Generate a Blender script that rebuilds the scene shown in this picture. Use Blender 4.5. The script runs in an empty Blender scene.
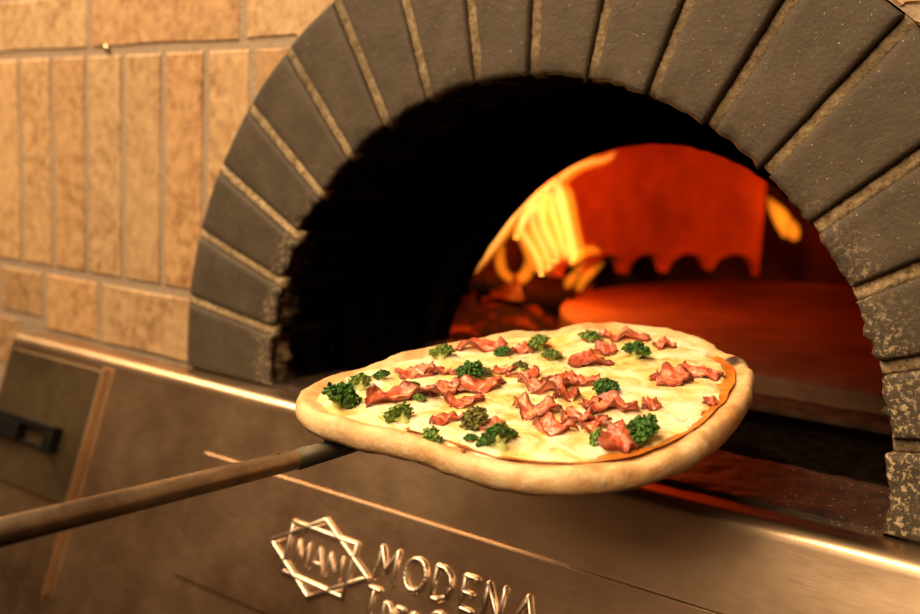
import bpy, bmesh, math, random
from mathutils import Vector, Matrix, noise, Euler
random.seed(7)
PI = math.pi
SC = bpy.context.scene
COL = SC.collection

# ------------------------------------------------------------------ helpers
def link(o):
    COL.objects.link(o); return o

def empty(name, loc=(0, 0, 0), rot=(0, 0, 0)):
    o = bpy.data.objects.new(name, None); o.location = loc; o.rotation_euler = rot
    o.empty_display_size = 0.02
    return link(o)

def tag(o, label=None, cat=None, group=None, kind=None):
    if label: o['label'] = label
    if cat: o['category'] = cat
    if group: o['group'] = group
    if kind: o['kind'] = kind
    return o

def obj(name, bm, mats, parent=None, smooth=True, local=False, bevel=None, auto=None):
    me = bpy.data.meshes.new(name)
    bmesh.ops.recalc_face_normals(bm, faces=bm.faces[:])
    bm.to_mesh(me); bm.free()
    for m in (mats if isinstance(mats, (list, tuple)) else [mats]): me.materials.append(m)
    for p in me.polygons: p.use_smooth = smooth
    if auto: me.set_sharp_from_angle(angle=auto)
    o = link(bpy.data.objects.new(name, me))
    if parent:
        o.parent = parent
        if not local:
            o.matrix_parent_inverse = (Matrix.Translation(parent.location) @ parent.rotation_euler.to_matrix().to_4x4()).inverted()
    if bevel:
        b = o.modifiers.new('bevel', 'BEVEL'); b.width = bevel; b.segments = 3; b.limit_method = 'ANGLE'; b.angle_limit = 0.6
    return o

def grid(bm, nu, nv, fn, close_u=False, close_v=False, mat=0):
    V = [[bm.verts.new(fn(i, j)) for j in range(nv)] for i in range(nu)]
    for i in range(nu if close_u else nu - 1):
        for j in range(nv if close_v else nv - 1):
            a, b, c, d = V[i][j], V[(i + 1) % nu][j], V[(i + 1) % nu][(j + 1) % nv], V[i][(j + 1) % nv]
            f = bm.faces.new((a, b, c, d)); f.material_index = mat
    return V

def box(bm, x0, x1, y0, y1, z0, z1, mat=0):
    vs = [bm.verts.new((x, y, z)) for x in (x0, x1) for y in (y0, y1) for z in (z0, z1)]
    fs = []
    for q in ((0, 1, 3, 2), (4, 6, 7, 5), (0, 4, 5, 1), (2, 3, 7, 6), (0, 2, 6, 4), (1, 5, 7, 3)):
        f = bm.faces.new([vs[k] for k in q]); f.material_index = mat; fs.append(f)
    return vs, fs

def tube(bm, pts, radii, n=12, cap=True, up=Vector((0.13, 0.2, 0.97)), flat=1.0, mat=0):
    pts = [Vector(p) for p in pts]
    rings = []
    for k, p in enumerate(pts):
        t = (pts[min(k + 1, len(pts) - 1)] - pts[max(k - 1, 0)]).normalized()
        a = up.cross(t)
        if a.length < 1e-3: a = Vector((1, 0, 0)).cross(t)
        a.normalize(); b = t.cross(a)
        r = radii[k] if isinstance(radii, (list, tuple)) else radii
        rings.append([bm.verts.new(p + a * (r * math.cos(2 * PI * i / n)) + b * (r * flat * math.sin(2 * PI * i / n))) for i in range(n)])
    for k in range(len(rings) - 1):
        for i in range(n):
            f = bm.faces.new((rings[k][i], rings[k][(i + 1) % n], rings[k + 1][(i + 1) % n], rings[k + 1][i])); f.material_index = mat
    if cap:
        bm.faces.new(rings[0][::-1]).material_index = mat; bm.faces.new(rings[-1]).material_index = mat

def spline(pts, n):
    """Catmull-Rom resampling of tuples"""
    out = []
    m = len(pts)
    for s in range(n):
        f = s / (n - 1) * (m - 1); i = min(int(f), m - 2); t = f - i
        p0, p1, p2, p3 = pts[max(i - 1, 0)], pts[i], pts[i + 1], pts[min(i + 2, m - 1)]
        out.append(tuple(0.5 * ((2 * b) + (c - a) * t + (2 * a - 5 * b + 4 * c - d) * t * t + (3 * b - a - 3 * c + d) * t ** 3)
                         for a, b, c, d in zip(p0, p1, p2, p3)))
    return out

def nz(p, s=1.0, o=0.0):
    return noise.noise(Vector(p) * s + Vector((o, o * 1.7, -o)))

# ------------------------------------------------------------------ materials
class NT:
    def __init__(s, name):
        s.m = bpy.data.materials.new(name); s.m.use_nodes = True
        s.t = s.m.node_tree; s.t.nodes.clear()
        s.out = s.n('ShaderNodeOutputMaterial')
        s.tc = s.n('ShaderNodeTexCoord')
    def n(s, typ, **kw):
        nd = s.t.nodes.new(typ)
        for k, v in kw.items(): setattr(nd, k, v)
        return nd
    def l(s, a, b): s.t.links.new(a, b)
    def noise(s, scale, detail=4, rough=0.55, vec=None, stretch=None, dist=0.0):
        nd = s.n('ShaderNodeTexNoise'); nd.inputs['Scale'].default_value = scale
        nd.inputs['Detail'].default_value = detail; nd.inputs['Roughness'].default_value = rough
        nd.inputs['Distortion'].default_value = dist
        v = vec or s.tc.outputs['Object']
        if stretch:
            mp = s.n('ShaderNodeMapping'); mp.inputs['Scale'].default_value = stretch
            s.l(v, mp.inputs['Vector']); v = mp.outputs['Vector']
        s.l(v, nd.inputs['Vector']); return nd.outputs['Fac']
    def ramp(s, fac, stops, interp='LINEAR'):
        r = s.n('ShaderNodeValToRGB'); cr = r.color_ramp; cr.interpolation = interp
        while len(cr.elements) < len(stops): cr.elements.new(0.5)
        for e, (p, c) in zip(cr.elements, stops):
            e.position = p; e.color = (c, c, c, 1) if isinstance(c, (int, float)) else (*c, 1)
        s.l(fac, r.inputs['Fac']); return r.outputs['Color']
    def mix(s, fac, a, b, mode='MIX'):
        m = s.n('ShaderNodeMix', data_type='RGBA', blend_type=mode)
        for sock, v in ((m.inputs[0], fac), (m.inputs[6], a), (m.inputs[7], b)):
            if isinstance(v, (int, float)): sock.default_value = v
            elif isinstance(v, tuple): sock.default_value = (*v, 1)
            else: s.l(v, sock)
        return m.outputs[2]
    def math(s, op, a, b=0.0, clamp=False):
        m = s.n('ShaderNodeMath', operation=op); m.use_clamp = clamp
        for sock, v in ((m.inputs[0], a), (m.inputs[1], b)):
            if isinstance(v, (int, float)): sock.default_value = v
            else: s.l(v, sock)
        return m.outputs[0]
    def mapr(s, v, a, b, c=0.0, d=1.0):
        m = s.n('ShaderNodeMapRange'); m.clamp = True
        s.l(v, m.inputs[0])
        for i, x in enumerate((a, b, c, d)): m.inputs[i + 1].default_value = x
        return m.outputs[0]
    def bump(s, h, strength=0.3, dist=0.002, prev=None):
        b = s.n('ShaderNodeBump'); b.inputs['Strength'].default_value = strength; b.inputs['Distance'].default_value = dist
        s.l(h, b.inputs['Height'])
        if prev is not None: s.l(prev, b.inputs['Normal'])
        return b.outputs['Normal']
    def bsdf(s, color, rough=0.6, metal=0.0, normal=None, **kw):
        p = s.n('ShaderNodeBsdfPrincipled')
        for nm, v in (('Base Color', color), ('Roughness', rough), ('Metallic', metal)):
            if isinstance(v, (int, float)): p.inputs[nm].default_value = v
            elif isinstance(v, tuple): p.inputs[nm].default_value = (*v, 1)
            else: s.l(v, p.inputs[nm])
        if normal is not None: s.l(normal, p.inputs['Normal'])
        for k, v in kw.items():
            sock = p.inputs[k.replace('_', ' ')]
            if isinstance(v, tuple): sock.default_value = (*v, 1) if len(v) == 3 and sock.type == 'RGBA' else v
            elif isinstance(v, (int, float)): sock.default_value = v
            else: s.l(v, sock)
        s.l(p.outputs[0], s.out.inputs['Surface']); s.p = p
        return s.m

ASP = 0.9666
def radial(t):
    """distance from the arch centre (ellipse-corrected), for soot along the inner edge"""
    sx = t.n('ShaderNodeSeparateXYZ'); t.l(t.tc.outputs['Object'], sx.inputs[0])
    z = t.math('DIVIDE', sx.outputs[2], ASP)
    r = t.math('SQRT', t.math('ADD', t.math('POWER', t.math('ABSOLUTE', sx.outputs[0]), 2.0), t.math('POWER', t.math('ABSOLUTE', z), 2.0)))
    return r, sx

def m_tile():
    t = NT('glazed_tan_tile')
    at = t.n('ShaderNodeAttribute', attribute_name='tint')
    big = t.noise(9, 3); fine = t.noise(70, 6, 0.65)
    c = t.ramp(fine, [(0.32, (0.20, 0.095, 0.036)), (0.48, (0.41, 0.235, 0.105)), (0.66, (0.56, 0.365, 0.19))])
    c2 = t.mix(t.mapr(big, 0.35, 0.68, 0, 0.55), c, (0.55, 0.355, 0.18))
    c3 = t.mix(0.9, c2, at.outputs['Color'], 'MULTIPLY')
    n = t.bump(fine, 0.35, 0.002); n = t.bump(t.noise(18, 3), 0.3, 0.004, n)
    return t.bsdf(c3, 0.62, 0, n)
def m_grout():
    t = NT('grey_grout'); f = t.noise(220, 4)
    return t.bsdf(t.ramp(f, [(0.3, (0.24, 0.16, 0.10)), (0.7, (0.36, 0.26, 0.17))]), 0.9, 0, t.bump(f, 0.5, 0.002))
def m_brick():
    t = NT('dark_arch_brick')
    r, sx = radial(t)
    f1 = t.noise(26, 5); f2 = t.noise(260, 3, 0.6); f3 = t.noise(420, 2, 0.5)
    c = t.ramp(f1, [(0.3, (0.046, 0.031, 0.018)), (0.55, (0.060, 0.041, 0.024)), (0.75, (0.078, 0.054, 0.033))])
    c = t.mix(t.mapr(f2, 0.62, 0.75, 0, 0.35), c, (0.19, 0.14, 0.085))
    c = t.mix(t.mapr(f3, 0.70, 0.76, 0, 0.8), c, (0.38, 0.29, 0.18))
    # chipped pale crumbs along the inner edge
    w = t.noise(34, 3); rr = t.math('ADD', r, t.math('MULTIPLY', t.math('SUBTRACT', w, 0.5), 0.07))
    right = t.mapr(sx.outputs[0], 0.0, 0.25)
    near = t.mapr(t.math('SUBTRACT', rr, t.math('MULTIPLY', right, 0.016)), 0.350, 0.378, 1, 0)
    low = t.mapr(sx.outputs[2], 0.26, 0.07, 0.0, 1.0)
    chip = t.math('MULTIPLY', t.math('MULTIPLY', t.mapr(t.noise(230, 4, 0.7), 0.52, 0.60), near), low)
    c = t.mix(t.math('MULTIPLY', chip, 0.7), c, (0.56, 0.41, 0.22))
    # soot inside the opening
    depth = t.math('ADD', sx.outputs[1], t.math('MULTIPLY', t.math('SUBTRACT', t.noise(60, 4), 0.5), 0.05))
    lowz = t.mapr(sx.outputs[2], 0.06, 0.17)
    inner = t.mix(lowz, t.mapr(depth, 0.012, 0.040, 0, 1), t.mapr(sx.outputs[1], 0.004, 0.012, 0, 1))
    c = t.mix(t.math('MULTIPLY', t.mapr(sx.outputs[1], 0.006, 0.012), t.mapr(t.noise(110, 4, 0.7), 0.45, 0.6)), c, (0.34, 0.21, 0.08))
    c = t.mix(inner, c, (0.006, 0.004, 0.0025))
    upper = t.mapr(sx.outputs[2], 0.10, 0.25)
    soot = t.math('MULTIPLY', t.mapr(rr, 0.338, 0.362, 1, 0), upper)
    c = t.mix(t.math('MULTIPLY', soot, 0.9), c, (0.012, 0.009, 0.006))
    n = t.bump(f2, 0.35, 0.0015); n = t.bump(t.noise(60, 5, 0.7), 0.5, 0.003, n)
    return t.bsdf(c, 0.72, 0, n, Specular_IOR_Level=t.math('MULTIPLY', t.math('SUBTRACT', 1.0, inner), 0.4))
def m_mortar():
    t = NT('pale_rough_mortar')
    f = t.noise(190, 5, 0.7); g = t.noise(14, 3)
    c = t.ramp(f, [(0.3, (0.13, 0.075, 0.03)), (0.5, (0.40, 0.28, 0.15)), (0.7, (0.66, 0.49, 0.30))])
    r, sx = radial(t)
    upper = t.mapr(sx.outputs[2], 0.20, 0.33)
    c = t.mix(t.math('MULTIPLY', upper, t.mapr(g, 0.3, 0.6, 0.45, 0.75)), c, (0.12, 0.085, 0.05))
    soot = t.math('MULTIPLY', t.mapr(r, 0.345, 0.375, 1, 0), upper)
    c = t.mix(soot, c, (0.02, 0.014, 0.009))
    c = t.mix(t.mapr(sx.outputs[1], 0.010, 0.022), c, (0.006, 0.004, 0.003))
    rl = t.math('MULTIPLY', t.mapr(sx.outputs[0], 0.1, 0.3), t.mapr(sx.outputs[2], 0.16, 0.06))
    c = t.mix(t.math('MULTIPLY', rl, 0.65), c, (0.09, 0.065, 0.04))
    return t.bsdf(c, 0.9, 0, t.bump(f, 0.9, 0.004), Specular_IOR_Level=0.15)
def m_soot():
    t = NT('sooty_vault')
    f = t.noise(50, 5, 0.7)
    c = t.ramp(f, [(0.4, (0.003, 0.002, 0.0015)), (0.75, (0.012, 0.008, 0.005))])
    return t.bsdf(c, 0.95, 0, t.bump(f, 0.8, 0.006), Specular_IOR_Level=0.0)
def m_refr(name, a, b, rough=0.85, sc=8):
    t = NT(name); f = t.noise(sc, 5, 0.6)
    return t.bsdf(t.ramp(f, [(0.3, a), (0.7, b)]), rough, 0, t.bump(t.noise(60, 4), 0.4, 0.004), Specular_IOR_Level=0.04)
def m_sill():
    t = NT('worn_sill_stone'); f = t.noise(30, 5, 0.65); s = t.noise(300, 2)
    c = t.ramp(f, [(0.35, (0.010, 0.005, 0.003)), (0.7, (0.05, 0.022, 0.010))])
    c = t.mix(t.mapr(s, 0.66, 0.74, 0, 0.8), c, (0.45, 0.30, 0.16))
    return t.bsdf(c, 0.6, 0, t.bump(f, 0.5, 0.003))
def m_steel(name='brushed_steel', col=(0.62, 0.43, 0.27), rough=0.33, stretch=(3, 90, 90)):
    t = NT(name)
    br = t.noise(14, 4, 0.7, stretch=stretch)
    st = t.noise(7, 5, 0.65); sp = t.noise(160, 3)
    ro = t.math('ADD', t.mapr(st, 0.3, 0.7, rough - 0.07, rough + 0.10), t.mapr(br, 0.3, 0.7, -0.03, 0.05))
    c = t.mix(t.mapr(st, 0.42, 0.7, 0, 0.4), col, tuple(x * 0.72 for x in col))
    c = t.mix(t.mapr(sp, 0.66, 0.72, 0, 0.35), c, (0.75, 0.6, 0.45))
    return t.bsdf(c, ro, 1.0, t.bump(br, 0.05, 0.0006))
def m_plain(name, c, rough=0.5, metal=0.0, **kw):
    t = NT(name); f = t.noise(60, 3)
    cc = t.mix(t.mapr(f, 0.3, 0.7), tuple(x * 0.8 for x in c), c)
    return t.bsdf(cc, rough, metal, t.bump(f, 0.15, 0.001), **kw)
def m_handle():
    t = NT('worn_metal_rod'); f = t.noise(25, 5, 0.6); g = t.noise(8, 3, stretch=(6, 1, 6)); st = t.noise(3, 5, 0.7, stretch=(60, 5, 60))
    c = t.ramp(f, [(0.3, (0.24, 0.17, 0.11)), (0.5, (0.46, 0.35, 0.24)), (0.72, (0.62, 0.49, 0.36))])
    c = t.mix(t.mapr(st, 0.5, 0.7, 0, 0.4), c, (0.16, 0.115, 0.07))
    c = t.mix(t.mapr(t.noise(90, 2), 0.70, 0.76), c, (0.05, 0.03, 0.02))
    return t.bsdf(c, t.mapr(g, 0.3, 0.7, 0.28, 0.42), 1.0, t.bump(f, 0.15, 0.001))
def m_crust():
    t = NT('baked_dough')
    f = t.noise(30, 5, 0.6); b = t.noise(19, 5, 0.65, dist=0.8); s = t.noise(150, 4); fl = t.noise(70, 4, 0.7)
    at = t.n('ShaderNodeAttribute', attribute_name='toast')
    sx = t.n('ShaderNodeSeparateXYZ'); t.l(t.tc.outputs['Object'], sx.inputs[0])
    c = t.ramp(f, [(0.3, (0.60, 0.30, 0.10)), (0.5, (0.74, 0.46, 0.20)), (0.7, (0.84, 0.60, 0.33))])
    c = t.mix(t.mapr(fl, 0.5, 0.7, 0, 0.5), c, (0.88, 0.68, 0.42))
    c = t.mix(t.mapr(b, 0.50, 0.68, 0, 0.7), c, (0.52, 0.21, 0.055))
    c = t.mix(t.mapr(sx.outputs[2], -0.002, -0.010, 0, 0.75), c, (0.42, 0.19, 0.07))
    c = t.mix(t.mapr(s, 0.66, 0.74, 0, 0.5), c, (0.30, 0.11, 0.02))
    c = t.mix(at.outputs['Fac'], c, (0.03, 0.012, 0.006))
    n = t.bump(fl, 0.5, 0.003); n = t.bump(s, 0.3, 0.0015, n)
    return t.bsdf(c, 0.65, 0, n, Subsurface_Weight=0.06, Subsurface_Radius=(0.01, 0.004, 0.002), Subsurface_Scale=0.4)
def m_cheese():
    t = NT('melted_cheese')
    f = t.noise(22, 6, 0.62, dist=1.2); b = t.noise(60, 5, 0.65, dist=0.5); o = t.noise(15, 4, 0.6, dist=0.8); v = t.noise(130, 4)
    c = t.ramp(f, [(0.34, (0.70, 0.40, 0.09)), (0.46, (0.84, 0.62, 0.24)), (0.55, (0.91, 0.79, 0.47)), (0.68, (0.94, 0.87, 0.64))])
    c = t.mix(t.mapr(o, 0.57, 0.70, 0, 0.6), c, (0.86, 0.50, 0.10))
    c = t.mix(t.mapr(b, 0.57, 0.68, 0, 0.8), c, (0.66, 0.28, 0.04))
    c = t.mix(t.mapr(b, 0.66, 0.73, 0, 0.9), c, (0.30, 0.08, 0.01))
    n = t.bump(f, 0.6, 0.006); n = t.bump(b, 0.5, 0.003, n); n = t.bump(v, 0.25, 0.001, n)
    return t.bsdf(c, 0.33, 0, n, Subsurface_Weight=0.06, Subsurface_Radius=(0.01, 0.006, 0.003), Subsurface_Scale=0.4)
def m_sauce():
    t = NT('orange_sauce'); f = t.noise(45, 5, 0.6)
    return t.bsdf(t.ramp(f, [(0.3, (0.36, 0.085, 0.010)), (0.55, (0.60, 0.20, 0.022)), (0.72, (0.80, 0.40, 0.08))]), 0.35, 0, t.bump(f, 0.5, 0.003))
def m_ham():
    t = NT('crisped_ham')
    at = t.n('ShaderNodeAttribute', attribute_name='edge')
    f = t.noise(110, 4, 0.6, stretch=(0.5, 2, 1)); g = t.noise(60, 3)
    c = t.ramp(f, [(0.3, (0.44, 0.05, 0.02)), (0.5, (0.66, 0.14, 0.06)), (0.7, (0.82, 0.34, 0.18))])
    e = t.math('ADD', at.outputs['Fac'], t.math('SUBTRACT', g, 0.5))
    oi = t.n('ShaderNodeObjectInfo')
    c = t.mix(t.mapr(oi.outputs['Random'], 0.4, 1.0, 0, 0.5), c, (0.36, 0.045, 0.018))
    c = t.mix(t.mapr(t.noise(75, 3), 0.55, 0.68, 0, 0.6), c, (0.88, 0.52, 0.32))
    c = t.mix(t.mapr(e, 0.45, 0.95, 0, 0.92), c, (0.17, 0.018, 0.006))
    return t.bsdf(c, 0.30, 0, t.bump(t.noise(140, 4), 0.7, 0.002), Subsurface_Weight=0.05, Subsurface_Scale=0.2)
def m_broc(name, a, b, d):
    t = NT(name); v = t.n('ShaderNodeTexVoronoi'); v.inputs['Scale'].default_value = 3.4
    t.l(t.tc.outputs['Object'], v.inputs['Vector'])
    f = t.noise(2.2, 3)
    c = t.ramp(f, [(0.3, a), (0.55, b), (0.75, d)])
    return t.bsdf(c, 0.55, 0, t.bump(v.outputs['Distance'], 0.8, 0.1))
def m_ember():
    t = NT('glowing_embers'); f = t.noise(16, 5, 0.65); g = t.noise(45, 3)
    p = t.n('ShaderNodeBsdfPrincipled'); p.inputs['Specular IOR Level'].default_value = 0.02; p.inputs['Base Color'].default_value = (0.007, 0.004, 0.003, 1); p.inputs['Roughness'].default_value = 0.9
    h = t.math('ADD', f, t.math('MULTIPLY', t.math('SUBTRACT', g, 0.5), 0.35))
    c = t.ramp(h, [(0.54, (0.0, 0.0, 0.0)), (0.61, (0.15, 0.004, 0.0)), (0.69, (0.6, 0.03, 0.001)), (0.78, (1.0, 0.2, 0.02))])
    t.l(c, p.inputs['Emission Color']); p.inputs['Emission Strength'].default_value = EMBER
    t.l(t.bump(f, 0.8, 0.01), p.inputs['Normal'])
    t.l(p.outputs[0], t.out.inputs['Surface']); return t.m
def m_bark():
    t = NT('charred_log'); f = t.noise(18, 5, 0.7, stretch=(1, 1, 1)); g = t.noise(10, 4)
    p = t.n('ShaderNodeBsdfPrincipled'); p.inputs['Roughness'].default_value = 0.9; p.inputs['Specular IOR Level'].default_value = 0.02
    t.l(t.ramp(f, [(0.3, (0.004, 0.002, 0.002)), (0.7, (0.014, 0.007, 0.005))]), p.inputs['Base Color'])
    t.l(t.ramp(t.math('ADD', g, t.math('MULTIPLY', t.math('SUBTRACT', f, 0.5), 0.4)), [(0.52, (0, 0, 0)), (0.62, (0.4, 0.02, 0.0)), (0.75, (1.0, 0.2, 0.02))]), p.inputs['Emission Color'])
    p.inputs['Emission Strength'].default_value = EMBER
    t.l(t.bump(f, 0.9, 0.01), p.inputs['Normal']); t.l(p.outputs[0], t.out.inputs['Surface']); return t.m
def m_flame(name, col, strength):
    t = NT(name)
    e = t.n('ShaderNodeEmission'); e.inputs['Color'].default_value = (*col, 1); e.inputs['Strength'].default_value = strength
    t.l(e.outputs[0], t.out.inputs['Volume']); return t.m

EMBER = 0.9
M = dict(tile=m_tile(), grout=m_grout(), brick=m_brick(), mortar=m_mortar(), soot=m_soot(),
         chamber=m_refr('red_refractory', (0.05, 0.024, 0.015), (0.12, 0.055, 0.03)),
         hearth=m_refr('hearth_stone', (0.08, 0.036, 0.02), (0.16, 0.08, 0.045), 0.75, 12),
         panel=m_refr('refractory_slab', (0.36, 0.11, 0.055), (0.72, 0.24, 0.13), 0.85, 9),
         lip=m_refr('hearth_lip_stone', (0.015, 0.007, 0.004), (0.05, 0.024, 0.012), 0.8, 40),
         sill=m_sill(), steel=m_steel(), plate=m_steel('nameplate_steel', (0.60, 0.40, 0.25), 0.33),
         emboss=m_steel('embossed_steel', (0.80, 0.64, 0.49), 0.30),
         door=m_steel('door_steel', (0.25, 0.18, 0.10), 0.42), black=m_plain('black_plastic', (0.004, 0.0035, 0.003), 0.5, Specular_IOR_Level=0.2),
         rod=m_handle(), blade=m_plain('dark_peel_steel', (0.07, 0.055, 0.035), 0.5, 0.8),
         crust=m_crust(), cheese=m_cheese(), sauce=m_sauce(), ham=m_ham(),
         broc=m_broc('dark_broccoli', (0.025, 0.11, 0.010), (0.10, 0.30, 0.03), (0.24, 0.50, 0.08)),
         brocl=m_broc('light_broccoli', (0.11, 0.27, 0.025), (0.32, 0.53, 0.08), (0.58, 0.70, 0.20)),
         brocy=m_broc('yellow_broccoli', (0.14, 0.16, 0.02), (0.36, 0.33, 0.06), (0.55, 0.50, 0.15)),
         stem=m_plain('broccoli_stem', (0.55, 0.62, 0.20), 0.5),
         ember=m_ember(), bark=m_bark(),
         flame=m_flame('flame_core', (1.0, 0.48, 0.10), 85), flamem=m_flame('flame_body', (1.0, 0.24, 0.010), 38), flameo=m_flame('flame_orange', (1.0, 0.22, 0.008), 48),
         brass=m_plain('brass_nail', (0.8, 0.6, 0.35), 0.3, 1.0))

# ------------------------------------------------------------------ the arch
R0, R1 = 0.35, 0.504
A1 = ASP + 0.4402
T0 = math.radians(182.362); DT = math.radians(10.2258)
def arch(th, q, y):
    """q = 0 inner edge, 1 outer edge"""
    rx = R0 + (R1 - R0) * q; rz = R0 * (ASP + 0.4402 * q)
    return Vector((rx * math.cos(th), y, rz * math.sin(th)))

oven = empty('pizza_oven', (0, 0, -0.45))
tag(oven, 'wood-fired pizza oven with dark brick arch, glowing chamber and brushed steel front', 'oven')

def steps(n, e=0.035):
    s = [0.0, e * 0.35, e] + [e + (1 - 2 * e) * k / n for k in range(1, n)] + [1 - e, 1 - e * 0.35, 1.0]
    return s
bm = bmesh.new()
HG = 0.0062                                  # half joint width
U = steps(9, 0.05); V = steps(13, 0.035); YD = 0.115
for k in range(18):
    ta, tb = T0 - DT * k, T0 - DT * (k + 1)
    off = random.uniform(-0.0015, 0.002); s0 = random.random() * 50
    ri0 = random.uniform(-0.003, 0.003)
    def corner(u, q, y):
        ga = HG / (R0 + (R1 - R0) * q) if k > 0 else 0.001
        gb = HG / (R0 + (R1 - R0) * q) if k < 17 else 0.001
        th = (ta - ga) * (1 - u) + (tb + gb) * u
        return arch(th, q, y)
    def shape(u, q, y, front):
        p = corner(u, q, y)
        w = nz(p, 40, s0); w2 = nz(p, 130, s0 + 9)
        eu = min(u, 1 - u) * 0.06; eq = min(q, 1 - q) * 0.154
        if k == 0: p.z += (1 - u) * (-0.0205 - arch(ta, q, 0).z)
        if k == 17: p.z += u * (-0.0205 - arch(tb, q, 0).z)
        d = Vector((math.cos((ta + tb) / 2), 0, math.sin((ta + tb) / 2)))
        chip = max(0, 1 - q * 9)
        lower = 1.0 if (k < 4 or k > 13) else 0.5
        p += d * (chip * (0.004 * w + 0.0036 * w2 + 0.002 * nz(p, 260, s0)) * (1.4 if k < 4 else 0.8 if k > 13 else 0.45))
        if front:
            r = 0.0035
            e = min(eu, eq); dd = max(0, r - e) / r
            p.y += r * (1 - math.sqrt(max(0, 1 - dd * dd))) * 1.1 + off + 0.0009 * w + 0.0005 * w2 + chip * 0.003 * max(0, w2 + 0.1)
        else:
            side = 0.0010 * w2
            p += d * side * (1 if q in (0.0,) else 0)
        return p
    F = grid(bm, len(U), len(V), lambda i, j: shape(U[i], V[j], 0, True))
    def skirt(ring, sgn):
        prev = ring
        ys = [0.006, 0.014, 0.026, 0.042, 0.062, 0.086, YD]
        for yy in ys:
            cur = []
            for v, (u, q) in zip(ring, sgn):
                p = shape(u, q, yy, False)
                if q == 0.0:
                    pp = p.copy(); d = Vector((p.x, 0, p.z)).normalized()
                    p += d * (1.7 if k < 4 else 1.0) * (0.0035 * nz(pp, 75, 3) + 0.0034 * nz(pp, 170, 5) + 0.0018)
                cur.append(bm.verts.new(p))
            n = len(cur)
            for a in range(n):
                b = (a + 1) % n
                bm.faces.new((prev[a], prev[b], cur[b], cur[a]))
            prev = cur
        return prev
    nu, nv = len(U), len(V)
    ringidx = [(i, 0) for i in range(nu)] + [(nu - 1, j) for j in range(1, nv)] + [(i, nv - 1) for i in range(nu - 2, -1, -1)] + [(0, j) for j in range(nv - 2, 0, -1)]
    ring = [F[i][j] for i, j in ringidx]; uq = [(U[i], V[j]) for i, j in ringidx]
    last = skirt(ring, uq)
    bm.faces.new(last[::-1])
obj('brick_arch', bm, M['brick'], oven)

bm = bmesh.new()
for k in range(1, 18):
    th = T0 - DT * k; s0 = k * 3.1
    nj, ni = 46, 9
    tx = Vector((math.sin(th), 0, -math.cos(th)))
    def mf(i, j):
        f = i / (ni - 1) * 2 - 1; q = -0.012 + 1.017 * j / (nj - 1)
        p = arch(th, q, 0); w = nz(p, 90, s0); w2 = nz(p, 240, s0)
        hw = HG + 0.0012 + 0.0007 * w
        p += tx * (hw * f)
        p.y = 0.0030 + 0.006 * max(0, min(1, (p.x + 0.08) / 0.25)) + 0.005 * f * f * f * f + 0.0016 * w + 0.0016 * w2 + (0.012 if q < 0 else 0)
        return p
    G = grid(bm, ni, nj, mf)
    # close towards the vault
    def back(i, j):
        f = i / (ni - 1) * 2 - 1
        p = arch(th, 0.004, 0) + tx * ((HG + 0.001) * f); p.y = [0.016, 0.04, 0.08, 0.114][j]
        p += Vector((math.cos(th), 0, math.sin(th))) * (0.003 * nz(p, 120, s0) + 0.002)
        return p
    B = grid(bm, ni, 4, back)
    for i in range(ni - 1): bm.faces.new((G[i][0], G[i + 1][0], B[i + 1][0], B[i][0]))
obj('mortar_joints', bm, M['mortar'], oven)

# vestibule vault behind the brick ring
bm = bmesh.new()
def vf(i, j):
    th = math.radians(184 - 188 * i / 80); y = 0.112 + 0.188 * j / 16
    p = Vector((0.356 * math.cos(th), y, 0.356 * ASP * math.sin(th)))
    return p + Vector((math.cos(th), 0, math.sin(th))) * (0.003 * nz(p, 40) + 0.002 * nz(p, 110))
G1 = grid(bm, 81, 17, vf)
def vo(i, j):
    p = vf(i, j); s = 1.1; return Vector((p.x * s, p.y, p.z * s))
G2 = grid(bm, 81, 17, vo)
for i in range(80):
    bm.faces.new((G1[i][0], G1[i + 1][0], G2[i + 1][0], G2[i][0])); bm.faces.new((G1[i][16], G1[i + 1][16], G2[i + 1][16], G2[i][16]))
obj('vestibule_vault', bm, M['soot'], oven)

# mouth wall with the inner arch
YM0, YM1 = 0.300, 0.338
def mouth(u):
    """u 0..1 left to right over the inner arch, from the floor"""
    a = PI * (1 - u); t = math.cos(a)
    z = 0.287 * max(0.0, 1 - abs(t) ** 2.2) ** 0.77
    return (-0.022 + 0.318 * t, z)
bm = bmesh.new()
N = 96
rows = []
for y in (YM0, YM1):
    inn, out = [], []
    for k in range(N + 1):
        x, z = mouth(k / N)
        p = Vector((x, y, z)); w = nz(p, 60) * 0.002 + nz(p, 150) * 0.001
        inn.append(bm.verts.new((x + w, y, z - 0.02 * (k in (0, N)) + w * 0.5)))
        a = PI * (1 - k / N)
        X = 0.95 * max(-1, min(1, 1.5 * math.cos(a))); Z = 0.62 * max(0, min(1, 1.5 * math.sin(a)))
        out.append(bm.verts.new((X, y, Z - 0.04 * (k in (0, N)))))
    rows.append((inn, out))
for k in range(N):
    for inn, out in rows: bm.faces.new((inn[k], inn[k + 1], out[k + 1], out[k]))
    bm.faces.new((rows[0][0][k], rows[0][0][k + 1], rows[1][0][k + 1], rows[1][0][k]))
    bm.faces.new((rows[0][1][k], rows[0][1][k + 1], rows[1][1][k + 1], rows[1][1][k]))
obj('mouth_wall', bm, M['soot'], oven, smooth=False)

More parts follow.
